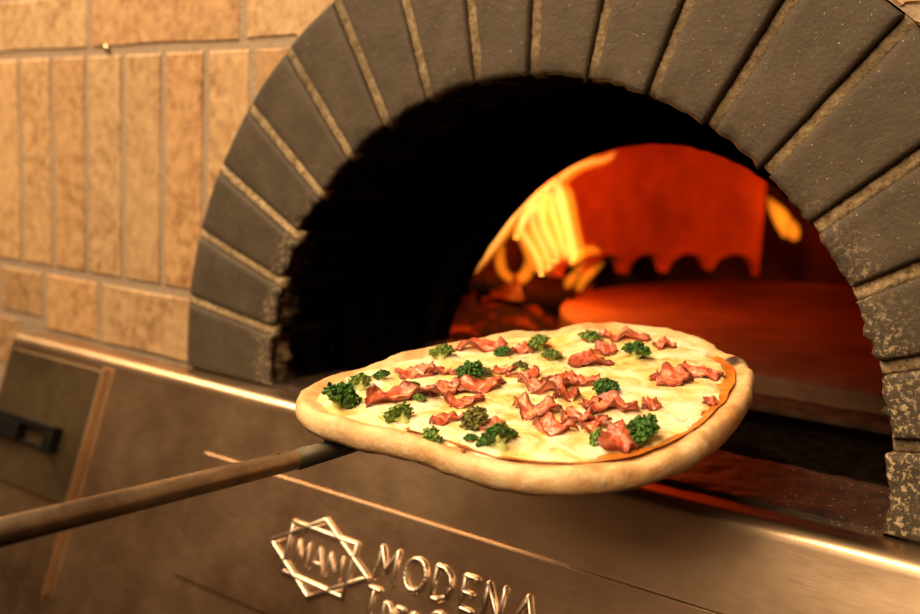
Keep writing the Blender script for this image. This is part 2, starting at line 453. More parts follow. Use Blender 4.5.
# vestibule floor: front sill slab, dark recess, stone lip of the hearth
bm = bmesh.new()
def slab(bm, x0, x1, y0, y1, z0, z1, nx=60, ny=10, amp=0.0012):
    def f(i, j):
        x = x0 + (x1 - x0) * i / (nx - 1); y = y0 + (y1 - y0) * j / (ny - 1)
        p = Vector((x, y, z1)); p.z += amp * nz(p, 60) + amp * nz(p, 140)
        e = min(j, ny - 1 - j) == 0
        if e: p.y += 0.0015 * nz(p, 80, 4); p.z -= 0.0015
        return p
    G = grid(bm, nx, ny, f)
    lo = [[bm.verts.new((G[i][j].co.x, G[i][j].co.y, z0)) for i in range(nx)] for j in (0, ny - 1)]
    for i in range(nx - 1):
        bm.faces.new((G[i][0], G[i + 1][0], lo[0][i + 1], lo[0][i])); bm.faces.new((G[i][ny - 1], G[i + 1][ny - 1], lo[1][i + 1], lo[1][i]))
        bm.faces.new((lo[0][i], lo[0][i + 1], lo[1][i + 1], lo[1][i]))
    for i in (0, nx - 1):
        bm.faces.new([G[i][j] for j in range(ny)] + [lo[1][i], lo[0][i]])
slab(bm, -0.349, 0.349, 0.003, 0.128, -0.05, -0.0165, nx=120, ny=24)
obj('front_sill', bm, M['sill'], oven, auto=0.6)
bm = bmesh.new()
slab(bm, -0.352, 0.352, 0.130, 0.288, -0.05, -0.021)
obj('vestibule_floor', bm, M['soot'], oven, smooth=False)
bm = bmesh.new()
slab(bm, -0.345, 0.345, 0.283, 0.345, -0.007, 0.0005, ny=8)
obj('hearth_lip', bm, M['lip'], oven, smooth=False)

# chamber dome
CX, CY = 0.20, 1.0
bm = bmesh.new()
def df(i, j):
    a = 2 * PI * i / 96; h = j / 20
    r = 0.93 * math.cos(h * PI / 2) ** 0.55; z = -0.045 + 0.52 * math.sin(h * PI / 2)
    p = Vector((CX + r * math.cos(a), CY + r * math.sin(a), z))
    p += Vector((math.cos(a), math.sin(a), 0)) * 0.012 * nz(p, 7)
    p.y = max(p.y, YM1 - 0.002)
    return p
D = grid(bm, 96, 21, df, close_u=True)
bmesh.ops.remove_doubles(bm, verts=bm.verts[:], dist=1e-4)
kill = [f for f in bm.faces if all(v.co.y < YM1 - 0.0015 for v in f.verts)]
bmesh.ops.delete(bm, geom=kill, context='FACES')
obj('chamber_dome', bm, M['chamber'], oven)
bm = bmesh.new()
box(bm, -0.8, 1.2, 0.346, 2.0, -0.09, -0.045)
obj('chamber_base', bm, M['chamber'], oven, smooth=False)
# round hearth
bm = bmesh.new()
HR = 0.645
prof = [(0.0, -0.044), (HR - 0.002, -0.044), (HR, -0.03), (HR, 0.012), (HR - 0.003, 0.0165), (HR - 0.01, 0.018), (0.4, 0.018), (0.0, 0.018)]
grid(bm, 120, len(prof), lambda i, j: (CX + prof[j][0] * math.cos(2 * PI * i / 120), CY + prof[j][0] * math.sin(2 * PI * i / 120), prof[j][1]), close_u=True)
bmesh.ops.remove_doubles(bm, verts=bm.verts[:], dist=1e-5)
obj('round_hearth', bm, M['hearth'], oven, smooth=False)

# curved hanging slab with a scalloped lower edge at the back of the chamber
bm = bmesh.new()
PA0, PA1 = math.radians(136.0), math.radians(190)
NP = 170; PR = 0.72
def pz(a):
    s = (a - PA0) * PR / 0.122
    f = s - math.floor(s)
    return 0.021 + 0.052 * (1 - (2 * f - 1) ** 2) ** 0.5
def pf(r):
    def f(i, j):
        a = PA0 + (PA1 - PA0) * i / (NP - 1); zb = pz(a)
        z = zb + (0.40 - zb) * j / 7
        return (CX + r * math.cos(a), CY + r * math.sin(a), z)
    return f
Ga = grid(bm, NP, 8, pf(PR)); Gb = grid(bm, NP, 8, pf(PR + 0.035))
for i in range(NP - 1):
    bm.faces.new((Ga[i][0], Ga[i + 1][0], Gb[i + 1][0], Gb[i][0])); bm.faces.new((Ga[i][7], Ga[i + 1][7], Gb[i + 1][7], Gb[i][7]))
for i in (0, NP - 1):
    for j in range(7): bm.faces.new((Ga[i][j], Ga[i][j + 1], Gb[i][j + 1], Gb[i][j]))
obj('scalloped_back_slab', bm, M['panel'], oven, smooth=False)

# ------------------------------------------------------------------ steel front
TH = math.radians(18)
SV = Vector((0, -math.sin(TH), -math.cos(TH))); SN = Vector((0, -math.cos(TH), math.sin(TH)))
FO = Vector((0, -0.036, -0.035))
def face(x, s, h=0.0):
    return Vector((x, 0, 0)) + FO + SV * s + SN * h
bm = bmesh.new()
prof = [(0.0025, -0.05), (0.0025, -0.0215), (-0.004, -0.0213), (-0.012, -0.0213), (-0.018, -0.0216)]
cen = (-0.0195, -0.0355); rad = 0.0142
for k in range(1, 13):
    a = math.radians(90 + 72 * k / 12)
    prof.append((cen[0] + rad * 1.17 * math.cos(a), cen[1] + rad * math.sin(a)))
e = face(0, 0.0); prof[-1] = (e.y, e.z)
for s in (0.02, 0.06, 0.14, 0.25, 0.40):
    p = face(0, s); prof.append((p.y, p.z))
prof += [(-0.05, prof[-1][1])]
SX0, SX1 = -0.852, 0.85
nx = 40
G = grid(bm, nx, len(prof), lambda i, j: (SX0 + (SX1 - SX0) * i / (nx - 1), prof[j][0], prof[j][1]))
bm.faces.new([G[0][j] for j in range(len(prof))]); bm.faces.new([G[-1][j] for j in range(len(prof))][::-1])
for i in range(nx - 1): bm.faces.new((G[i][0], G[i + 1][0], G[i + 1][-1], G[i][-1]))
obj('steel_console', bm, M['steel'], oven, auto=0.5)

def face_slab(bm, x0, x1, s0, s1, h0, h1):
    vs = [bm.verts.new(face(x, s, h)) for x in (x0, x1) for s in (s0, s1) for h in (h0, h1)]
    for q in ((0, 1, 3, 2), (4, 6, 7, 5), (0, 4, 5, 1), (2, 3, 7, 6), (0, 2, 6, 4), (1, 5, 7, 3)):
        bm.faces.new([vs[k] for k in q])
def bar(bm, a, b, w, h, base):
    """half-round raised bar between two (x, s) points on the sloped front"""
    a = Vector(a); b = Vector(b); t = (b - a).normalized(); n = Vector((-t.y, t.x))
    m = 7
    ends = []
    st = [(-w * 0.55, 0.0), (-w * 0.3, 0.8), (0.0, 1.0)]
    L = (b - a).length
    ss = [(-w * 0.5, 0.25), (-w * 0.28, 0.8), (0, 1.0), (L, 1.0), (L + w * 0.28, 0.8), (L + w * 0.5, 0.25)]
    rings = []
    for d, k in ss:
        p = a + t * d; ring = []
        for i in range(m):
            g = PI * i / (m - 1)
            q = p + n * (w / 2 * k * math.cos(g))
            ring.append(bm.verts.new(face(q.x, q.y, base + h * k * math.sin(g))))
        rings.append(ring)
    for r0, r1 in zip(rings, rings[1:]):
        for i in range(m - 1): bm.faces.new((r0[i], r0[i + 1], r1[i + 1], r1[i]))
    bm.faces.new(rings[0]); bm.faces.new(rings[-1][::-1])

# raised nameplate panel
bm = bmesh.new()
face_slab(bm, -0.394, 0.84, 0.066, 0.211, -0.001, 0.0045)
plate = obj('nameplate', bm, M['plate'], oven, bevel=0.0022, smooth=False)
PB = 0.0042
bm = bmesh.new()
def poly(pts, w=0.0072, h=0.0046):
    for a, b in zip(pts, pts[1:] + pts[:1]): bar(bm, a, b, w, h, PB)
poly([(-0.2256, 0.1085), (-0.1337, 0.1092), (-0.1361, 0.1640), (-0.2250, 0.1612)])
poly([(-0.1815, 0.0956), (-0.1107, 0.1368), (-0.1811, 0.1768), (-0.2508, 0.1351)])
obj('star_emblem', bm, M['emboss'], plate)

GL = {  # single-stroke letters in a unit box, s downwards
    'M': [[(0, 1), (0.04, 0)], [(0.04, 0), (0.5, 0.72)], [(0.5, 0.72), (0.96, 0)], [(0.96, 0), (1, 1)]],
    'A': [[(0, 1), (0.5, 0)], [(0.5, 0), (1, 1)], [(0.2, 0.66), (0.8, 0.66)]],
    'D': [[(0, 0), (0, 1)], [(0, 1), (0.45, 1)], [(0.45, 1), (0.85, 0.82)], [(0.85, 0.82), (1, 0.5)], [(1, 0.5), (0.85, 0.18)], [(0.85, 0.18), (0.45, 0)], [(0.45, 0), (0, 0)]],
    'E': [[(0, 0), (0, 1)], [(0, 0), (1, 0)], [(0, 0.5), (0.8, 0.5)], [(0, 1), (1, 1)]],
    'N': [[(0, 1), (0, 0)], [(0, 0), (1, 1)], [(1, 1), (1, 0)]],
    'T': [[(0, 0), (1, 0)], [(0.5, 0), (0.5, 1)]],
    '.': [[(0.4, 0.95), (0.6, 1)]]}
def arcs(c, r, a0, a1, n): return [(c[0] + r[0] * math.cos(a0 + (a1 - a0) * k / n), c[1] + r[1] * math.sin(a0 + (a1 - a0) * k / n)) for k in range(n + 1)]
def chain(p): return [[a, b] for a, b in zip(p, p[1:])]
GL['O'] = chain(arcs((0.5, 0.5), (0.5, 0.5), 0, 2 * PI, 20))
GL['C'] = chain(arcs((0.55, 0.5), (0.55, 0.5), -0.8, -2 * PI + 0.8, 16))
GL['G'] = chain(arcs((0.5, 0.5), (0.5, 0.5), -0.8, -2 * PI, 16)) + [[(1, 0.5), (0.6, 0.5)]]
def letter(ch, x0, x1, s0, s1, w, h):
    for a, b in GL[ch]:
        bar(bm, (x0 + (x1 - x0) * a[0], s0 + (s1 - s0) * a[1]), (x0 + (x1 - x0) * b[0], s0 + (s1 - s0) * b[1]), w, h, PB)
bm = bmesh.new()
letter('M', -0.2125, -0.1955, 0.1245, 0.148, 0.0034, 0.0028)
letter('A', -0.1905, -0.1710, 0.1250, 0.149, 0.0034, 0.0028)
letter('M', -0.1660, -0.1465, 0.1262, 0.149, 0.0034, 0.0028)
obj('emblem_letters', bm, M['emboss'], plate)
bm = bmesh.new()
for ch, x0, x1 in (('M', -0.1015, -0.0790), ('O', -0.0665, -0.0415), ('D', -0.0305, -0.0105), ('E', 0.0035, 0.0165), ('N', 0.0297, 0.0480), ('A', 0.0620, 0.0850)):
    letter(ch, x0, x1, 0.1032, 0.1335, 0.0066, 0.0046)
letter('T', -0.1050, -0.0920, 0.1445, 0.1740, 0.0066, 0.0046)
letter('.', -0.0900, -0.0880, 0.1445, 0.1740, 0.0046, 0.0026)
for ch, x0, x1 in (('D', -0.0820, -0.0720), ('E', -0.0665, -0.0580), ('G', -0.0515, -0.0400)):
    letter(ch, x0, x1, 0.1535, 0.1740, 0.0050, 0.0038)
letter('C', -0.0270, -0.0080, 0.1445, 0.1740, 0.0066, 0.0046)
obj('raised_lettering', bm, M['emboss'], plate)

# ash door with black bridge handle, and the folded strip beside it
bm = bmesh.new()
face_slab(bm, -0.836, -0.6225, 0.006, 0.186, -0.001, 0.006)
door = obj('ash_door', bm, M['door'], oven, bevel=0.0018, smooth=False)
bm = bmesh.new()
face_slab(bm, -0.6195, -0.6155, 0.000, 0.300, -0.001, 0.0085)
face_slab(bm, -0.606, -0.604, 0.000, 0.300, -0.001, 0.0025)
obj('door_strip', bm, M['steel'], oven, bevel=0.0012, smooth=False)
bm = bmesh.new()
hs0, hs1 = 0.092, 0.122
# grip bar standing off the door, a solid left post and a right post
def hbox(x0, x1, s0, s1, h0, h1): face_slab(bm, x0, x1, s0, s1, h0, h1)
hbox(-0.834, -0.668, hs0, hs0 + 0.010, 0.006, 0.022)
hbox(-0.834, -0.748, hs0 + 0.010, hs1 + 0.004, 0.006, 0.022)
hbox(-0.686, -0.668, hs0 + 0.010, hs1 + 0.004, 0.006, 0.022)
hbox(-0.748, -0.686, hs1, hs1 + 0.004, 0.006, 0.016)
obj('handle', bm, M['black'], door, bevel=0.0015, smooth=False)

# ------------------------------------------------------------------ tile wall
WY = 0.012; ZA, ZB = 0.3806, 0.0709; TW = 0.08402; X0 = -0.9035
tiles = []
g = 0.0060
for k in range(-6, 24):
    tiles.append((X0 + k * TW + g, X0 + (k + 1) * TW - g, ZB + g, ZA - g))
for r in range(4):
    z0 = ZA + r * 0.0835; off = (-0.728, -0.60, -0.66, -0.55)[r]
    for k in range(-4, 7):
        tiles.append((off + k * 0.310 + g, off + (k + 1) * 0.310 - g, z0 + g, z0 + 0.0835 - g))
xs = [-1.75, -1.44, -1.13, -0.97, -0.846, -0.706, -0.50, -0.19, 0.12, 0.43, 0.74, 1.05]
for a, b in zip(xs, xs[1:]): tiles.append((a + g, b - g, -0.008 + g if b < -0.84 else -0.0175, ZB - g))
xs = [-1.75, -1.53, -1.22, -0.91, -0.60, -0.29, 0.02, 0.33, 0.64, 1.05]
for r in range(5):
    for a, b in zip(xs, xs[1:]):
        if b < -0.85: tiles.append((a + g - 0.1 * (r % 2), b - g - 0.1 * (r % 2), -0.008 - 0.0835 * (r + 1) + g, -0.008 - 0.0835 * r - g))
bm = bmesh.new()
tint = bm.faces.layers.int.new('tid')
def outside(x, z): return (x / (R1 + 0.001)) ** 2 + (z / (R0 * A1 + 0.001)) ** 2 > 1
def tile_shape(x0, x1, z0, z1):
    """front outline of a tile with the arch cut out of it"""
    pts = []
    n = 24
    per = [(x0 + (x1 - x0) * k / n, z0) for k in range(n)] + [(x1, z0 + (z1 - z0) * k / n) for k in range(n)] + \
          [(x1 - (x1 - x0) * k / n, z1) for k in range(n)] + [(x0, z1 - (z1 - z0) * k / n) for k in range(n)]
    return per
def push(x, z):
    e = math.sqrt((x / R1) ** 2 + (z / (R0 * A1)) ** 2)
    return (x / e * 1.004, z / e * 1.004)
for tid, (x0, x1, z0, z1) in enumerate(tiles):
    per = tile_shape(x0, x1, z0, z1)
    ins = [z > -0.0185 and not outside(x, z) for x, z in per]
    if all(ins): continue
    if any(ins):
        # keep the outside run and project the inside run onto the arch curve
        n = len(per); st = next(k for k in range(n) if not ins[k] and ins[k - 1])
        run = []
        for k in range(n):
            q = (st + k) % n
            if not ins[q]: run.append(per[q])
            else: break
        if len(run) < 4: continue
        def ang(p): return math.atan2(p[1] / (R0 * A1), p[0] / R1)
        a0, a1 = ang(run[-1]), ang(run[0])
        if a1 - a0 > PI: a1 -= 2 * PI
        if a0 - a1 > PI: a1 += 2 * PI
        cur = [(1.004 * R1 * math.cos(a0 + (a1 - a0) * k / 10), 1.004 * R0 * A1 * math.sin(a0 + (a1 - a0) * k / 10)) for k in range(11)]
        per = run + cur
    fr = [bm.verts.new((x, WY + 0.0007 * nz((x, 0, z), 30), z)) for x, z in per]
    cx = sum(p[0] for p in per) / len(per); cz = sum(p[1] for p in per) / len(per)
    ins_ = [bm.verts.new((x + (cx - x) * min(1, 0.0028 / max(abs(cx - x), abs(cz - z), 1e-6)), WY - 0.0022, z + (cz - z) * min(1, 0.0028 / max(abs(cx - x), abs(cz - z), 1e-6)))) for x, z in per]
    bk = [bm.verts.new((x, WY + 0.008, z)) for x, z in per]
    n = len(per); fs = []
    for k in range(n):
        fs.append(bm.faces.new((fr[k], fr[(k + 1) % n], ins_[(k + 1) % n], ins_[k])))
        fs.append(bm.faces.new((bk[k], bk[(k + 1) % n], fr[(k + 1) % n], fr[k])))
    fs.append(bm.faces.new(ins_)); fs.append(bm.faces.new(bk[::-1]))
    for f in fs: f[tint] = tid + 1
# grout bed with the arch cut out of it
n = 60; inn, out = [], []
for k in range(n + 1):
    a = PI * (1 - k / n)
    inn.append((1.003 * R1 * math.cos(a), 1.003 * R0 * A1 * math.sin(a) - (0.02 if k in (0, n) else 0)))
    out.append((1.8 * max(-1, min(1, 1.5 * math.cos(a))), 0.75 * max(0, min(1, 1.5 * math.sin(a))) - (0.02 if k in (0, n) else 0)))
def gv(x, y, z): return bm.verts.new((x, y, z))
f0 = [gv(x, WY + 0.0003, z) for x, z in inn]; f1 = [gv(x, WY + 0.0003, z) for x, z in out]
b0 = [gv(x, 0.09, z) for x, z in inn]; b1 = [gv(x, 0.09, z) for x, z in out]
for k in range(n):
    for q in ((f0[k], f0[k + 1], f1[k + 1], f1[k]), (b0[k], b0[k + 1], b1[k + 1], b1[k]), (f0[k], f0[k + 1], b0[k + 1], b0[k]), (f1[k], f1[k + 1], b1[k + 1], b1[k])):
        bm.faces.new(q).material_index = 1
_, fs = box(bm, -1.8, -0.505, WY + 0.0003, 0.09, -0.6, -0.019, 1)
me_tid = [f[tint] for f in bm.faces]
rt = random.Random(3)
tints = {}
me = bpy.data.meshes.new('wall_left')
bmesh.ops.recalc_face_normals(bm, faces=bm.faces[:])
bm.to_mesh(me)
ids = [f[tint] for f in bm.faces]; bm.free()
ca = me.color_attributes.new('tint', 'FLOAT_COLOR', 'CORNER')
for p, i in zip(me.polygons, ids):
    if i not in tints:
        v = rt.uniform(0.62, 1.0); w = rt.uniform(-0.08, 0.05)
        tints[i] = (v, v * (0.97 + w), v * (0.92 + 1.8 * w), 1)
    for li in p.loop_indices: ca.data[li].color = tints[i]
me.materials.append(M['tile']); me.materials.append(M['grout'])
wall = link(bpy.data.objects.new('wall_left', me)); tag(wall, kind='structure')

# small nail head on the grout line
bm = bmesh.new()
bmesh.ops.create_uvsphere(bm, u_segments=16, v_segments=10, radius=0.0052, matrix=Matrix.Translation((-0.6852, WY - 0.004, 0.3835)) @ Matrix.Diagonal((1, 0.7, 1, 1)))
tube(bm, [(-0.6852, WY - 0.004, 0.3835), (-0.6852, WY + 0.003, 0.3835)], 0.0022, 8)
tag(obj('nail', bm, M['brass']), 'tiny shiny nail head on the grout line of the tan tile wall', 'nail')

# ------------------------------------------------------------------ pizza
PC = Vector((0.10032, -0.10272, 0.07407)); PRX = math.radians(8)
pz_ = empty('pizza', PC, (PRX, 0, 0))
tag(pz_, 'freshly baked oval pizza with broccoli, ham and melted cheese lying on the peel', 'pizza')
OUT = [0.1357, 0.1392, 0.1449, 0.1528, 0.1626, 0.1736, 0.1847, 0.1946, 0.2023, 0.2069, 0.208, 0.2057, 0.2008, 0.1942, 0.187, 0.1805, 0.1755, 0.1729, 0.1727, 0.1748, 0.1788, 0.1839, 0.1892, 0.1939, 0.1974, 0.1993, 0.1993, 0.1975, 0.1942, 0.1898, 0.1847, 0.1793, 0.1741, 0.1695, 0.1656, 0.1625, 0.1605, 0.1593, 0.159, 0.1593, 0.1601, 0.1611, 0.1621, 0.163, 0.1636, 0.164, 0.1643, 0.1648, 0.1657, 0.167, 0.1688, 0.1708, 0.1728, 0.1741, 0.1742, 0.1727, 0.1692, 0.1639, 0.1573, 0.1499, 0.1426, 0.1363, 0.1315, 0.1286, 0.1275, 0.1278, 0.129, 0.1304, 0.1316, 0.1324, 0.133, 0.1338]
def rout(a):
    f = ((a + PI) / (2 * PI) * 72) % 72; i = int(f); t = f - i
    return OUT[i] * (1 - t) + OUT[(i + 1) % 72] * t
CH = [(-0.116, -0.147), (-0.133, -0.101), (-0.126, -0.044), (-0.117, 0.016), (-0.082, 0.079), (-0.041, 0.138), (0.017, 0.15), (0.067, 0.127), (0.1, 0.105), (0.129, 0.052), (0.14, 0.006), (0.147, -0.027), (0.150, -0.058), (0.135, -0.086), (0.128, -0.108), (0.118, -0.125), (0.106, -0.143), (0.074, -0.164), (0.032, -0.166), (-0.012, -0.168), (-0.063, -0.165)]
CA = sorted((math.atan2(y, x), math.hypot(x, y)) for x, y in CH)
def rche(a):
    a = (a + PI) % (2 * PI) - PI
    L = [(CA[-1][0] - 2 * PI, CA[-1][1])] + CA + [(CA[0][0] + 2 * PI, CA[0][1])]
    for (a0, r0), (a1, r1) in zip(L, L[1:]):
        if a0 <= a <= a1:
            t = (a - a0) / (a1 - a0); t = t * t * (3 - 2 * t)
            return min((r0 * (1 - t) + r1 * t) * (1.0 if -0.95 < a < 0.75 else 1.15), rout(a) * (0.925 if -0.95 < a < 0.75 else 0.935))
    return 0.12
bm = bmesh.new()
toast = bm.verts.layers.float.new('toast')
prof = [(0, -0.0100), (0.5, -0.0100), (0.90, -0.0105), (0.955, -0.0108), (0.983, -0.0088), (0.996, -0.0045), (1.0, 0.0005), (0.998, 0.0040), (0.991, 0.0068), (0.980, 0.0086), (0.966, 0.0093), (0.952, 0.0090), (0.937, 0.0080), (0.920, 0.0066), (0.895, 0.0054), (0.85, 0.0045), (0.5, 0.0035), (0.25, 0.0035), (0, 0.0035)]
NA = 220
CHAR = Vector((0.1165, 0.109, 0.008))
def cf(i, j):
    a = 2 * PI * i / NA - PI; f, h = prof[j]; r = (rout(a) + 0.003) * f
    x, y = r * math.cos(a), r * math.sin(a); p = Vector((x, y, h))
    rim = max(0, min(1, (f - 0.87) / 0.07))
    w = nz((math.cos(a) * 2.2, math.sin(a) * 2.2, 0), 1.6, 5); w2 = nz(p, 45, 2); w3 = nz(p, 110, 8)
    if h > -0.009:
        p.z += rim * (0.0026 * w * (1 if h > 0 else 0.3) + 0.0030 * w2 + 0.0011 * w3)
    p.xy *= 1 + rim * (0.009 * w2 + 0.005 * w3 + 0.008 * nz((a * 2, 3, 1), 1.3))
    return p
G = grid(bm, NA, len(prof), cf, close_u=True)
for row in G:
    for v in row:
        d = (v.co - CHAR).length; v[toast] = max(0, min(1, 1.5 - d / 0.011 + 0.6 * nz(v.co, 120)))
bmesh.ops.remove_doubles(bm, verts=bm.verts[:], dist=1e-6)
obj('crust', bm, M['crust'], pz_, local=True)
# sauce showing at the near and right edges
bm = bmesh.new()
def sf(i, j):
    a = 2 * PI * i / 160; f = (0, 0.3, 0.6, 0.78, 0.87, 0.905, 0.925)[j]
    aw = (a + PI) % (2 * PI) - PI
    r = rout(a) * f * (1.0 if -1.75 < aw < 0.9 else 0.90) * (1 + 0.02 * nz((math.cos(a) * 6, math.sin(a) * 6, 2), 1))
    p = Vector((r * math.cos(a), r * math.sin(a), 0.0054))
    p.z += 0.0012 * nz(p, 70) + ((0, 0, 0, 0, 0, 0.0020, 0.0030)[j] if -1.75 < aw < 0.9 else 0)
    return p
G = grid(bm, 160, 7, sf, close_u=True)
bmesh.ops.remove_doubles(bm, verts=bm.verts[:], dist=1e-6)
obj('sauce', bm, M['sauce'], pz_, local=True)
def cheese_h(x, y):
    a = math.atan2(y, x); r = math.hypot(x, y); rc = rche(a)
    rc *= 1 + 0.05 * nz((x, y, 0), 60, 3) + 0.025 * nz((x, y, 0), 140, 3)
    e = max(0, min(1, (1 - r / rc) / 0.10))
    h = 0.0072 + 0.0026 * nz((x, y, 0), 38, 1) + 0.0016 * nz((x, y, 0), 85, 2) + 0.0007 * nz((x, y, 0), 190, 2)
    return 0.0048 + (h - 0.0046) * math.sqrt(e) if e > 0 else 0.0045
bm = bmesh.new()
NC = 200; RS = [0, 0.12, 0.24, 0.36, 0.46, 0.55, 0.63, 0.7, 0.76, 0.81, 0.86, 0.9, 0.93, 0.955, 0.975, 0.99, 1.0]
def hf(i, j):
    a = 2 * PI * i / NC - PI; rc = rche(a)
    x, y = rc * RS[j] * math.cos(a), rc * RS[j] * math.sin(a)
    k = 1 + (0.085 * nz((x, y, 0), 48, 3) + 0.03 * nz((x, y, 0), 140, 3)) * (RS[j] ** 3)
    x *= k; y *= k
    e = max(0, min(1, (1 - RS[j]) / 0.10))
    h = 0.0080 + 0.0026 * nz((x, y, 0), 38, 1) + 0.0016 * nz((x, y, 0), 85, 2) + 0.0007 * nz((x, y, 0), 190, 2)
    return (x, y, 0.0050 + (h - 0.0050) * math.sqrt(e))
G = grid(bm, NC, len(RS), hf, close_u=True)
bmesh.ops.remove_doubles(bm, verts=bm.verts[:], dist=1e-6)
obj('cheese', bm, M['cheese'], pz_, local=True)

# broccoli: a crown of many buds with a pale branching stem
def crown_mesh(seed, mat):
    rn = random.Random(seed); bm = bmesh.new()
    heads = [(Vector((0, 0, 0.45)), 0.62)] + [(Vector((0.62 * math.cos(a + seed), 0.55 * math.sin(a + seed), 0.28 + 0.15 * rn.random())), rn.uniform(0.36, 0.5)) for a in [2 * PI * k / 6 for k in range(6)]]
    for c, R in heads:
        nb = 34 if R > 0.6 else 20
        for k in range(nb):
            z = 1 - 1.45 * (k + 0.5) / nb; a = k * 2.39996 + rn.random() * 0.3; q = math.sqrt(max(0, 1 - z * z))
            p = c + Vector((q * math.cos(a), q * math.sin(a), z)) * R * rn.uniform(0.68, 1.0)
            s = R * rn.uniform(0.20, 0.34)
            bmesh.ops.create_icosphere(bm, subdivisions=1, radius=s, matrix=Matrix.Translation(p))
        bmesh.ops.create_icosphere(bm, subdivisions=2, radius=R * 0.75, matrix=Matrix.Translation(c))
    me = bpy.data.meshes.new('broccoli_floret'); bm.to_mesh(me); bm.free(); me.materials.append(mat)
    for v in me.vertices:
        v.co += v.normal * 0.07 * nz(v.co, 5, seed)
    for p in me.polygons: p.use_smooth = True
    return me
def stem_mesh(seed):
    rn = random.Random(seed); bm = bmesh.new()
    tube(bm, [(0, 0, 0.3), (0.05, 0.02, -0.2), (0.08, 0.03, -0.75)], [0.36, 0.30, 0.36], 10)
    for k in range(4):
        a = k * 1.6 + seed; tube(bm, [(0.04, 0.02, -0.25), (0.3 * math.cos(a), 0.3 * math.sin(a), 0.05), (0.55 * math.cos(a), 0.5 * math.sin(a), 0.25)], [0.16, 0.13, 0.15], 8)
    me = bpy.data.meshes.new('stem'); bm.to_mesh(me); bm.free(); me.materials.append(M['stem'])
    for p in me.polygons: p.use_smooth = True
    return me
crowns = {m: [crown_mesh(s + 10 * q, M[n]) for s in range(3)] for q, (m, n) in enumerate(((0, 'broc'), (1, 'brocl'), (2, 'brocy')))}
stems = [stem_mesh(s) for s in range(3)]
BR = [(-0.109, -0.135, 36, 0), (-0.122, -0.097, 24, 1), (-0.119, -0.072, 18, 0), (-0.116, 0.005, 24, 1), (-0.045, -0.135, 28, 1), (-0.001, -0.153, 24, 1), (-0.059, -0.097, 12, 1), (-0.082, -0.077, 14, 0), (-0.058, -0.03, 26, 0), (0.009, -0.115, 26, 2), (0.022, -0.139, 14, 0), (0.045, -0.138, 32, 0), (-0.054, 0.069, 26, 1), (-0.025, 0.044, 20, 1), (-0.027, 0.114, 22, 1), (0.035, 0.082, 26, 0), (0.055, -0.005, 24, 0), (0.123, -0.074, 34, 0), (0.101, -0.096, 22, 1), (-0.033, 0.006, 16, 2), (0.043, -0.122, 14, 0), (-0.07, 0.035, 16, 0), (-0.052, -0.017, 12, 2)]
# direction the stem points to (degrees in the pizza plane) and how far the floret lies over
LIE = {4: (-20, 62), 5: (80, 65), 1: (-30, 50), 18: (20, 70), 11: (-25, 55), 3: (-40, 40), 19: (-70, 65)}
rb = random.Random(5)
for k, (u, v, px, kind) in enumerate(BR):
    r = px / 1014 * (0.8 + 0.8 * (v * 0.6 - u * 0.4)) / 2 * 1.16
    o = link(bpy.data.objects.new('broccoli_floret', crowns[kind][k % 3])); o.parent = pz_
    hd, tl = LIE.get(k, (rb.uniform(0, 360), rb.uniform(5, 35)))
    ax = Vector((-math.sin(math.radians(hd)), math.cos(math.radians(hd)), 0))
    rot = Matrix.Rotation(-math.radians(tl), 4, ax) @ Matrix.Rotation(rb.uniform(0, 6.28), 4, 'Z')
    o.matrix_basis = Matrix.Translation((u + 0.006, v - 0.010, cheese_h(u + 0.006, v - 0.010) + r * 0.22)) @ rot @ Matrix.Diagonal((r, r, r * rb.uniform(0.75, 0.95), 1))
    s = link(bpy.data.objects.new('stem', stems[k % 3])); s.parent = o

# ham: thin curled, wavy pieces
HM = [(-0.103, -0.05, 34, 20), (-0.075, -0.106, 56, 12), (-0.085, -0.039, 22, 12), (-0.055, -0.072, 34, 10), (-0.036, -0.053, 44, 8), (-0.012, -0.123, 28, 30), (-0.097, 0.041, 44, 10), (0.026, -0.119, 22, 20), (-0.042, -0.005, 24, 12), (0.008, 0.049, 38, 5), (0.005, 0.085, 22, 40), (0.014, -0.006, 32, -10), (0.029, -0.0, 36, 5), (0.003, 0.131, 34, 10), (0.041, 0.127, 20, 20), (-0.018, 0.127, 14, 80), (0.09, 0.044, 38, -20), (0.1, 0.068, 32, -15), (0.008, -0.027, 38, -20), (0.038, -0.037, 34, 60), (0.033, -0.076, 38, -30), (0.06, -0.098, 28, -50), (0.071, -0.075, 30, 30), (0.063, -0.04, 28, 60), (0.081, -0.042, 40, -10), (0.115, -0.092, 36, 70), (0.102, -0.02, 22, 60), (0.087, -0.077, 26, 20), (-0.061, 0.047, 22, 10), (-0.017, -0.012, 26, 10), (-0.025, -0.085, 28, 0), (0.136, 0.011, 14, 0), (0.034, -0.167, 10, 60)]
rh = random.Random(11)
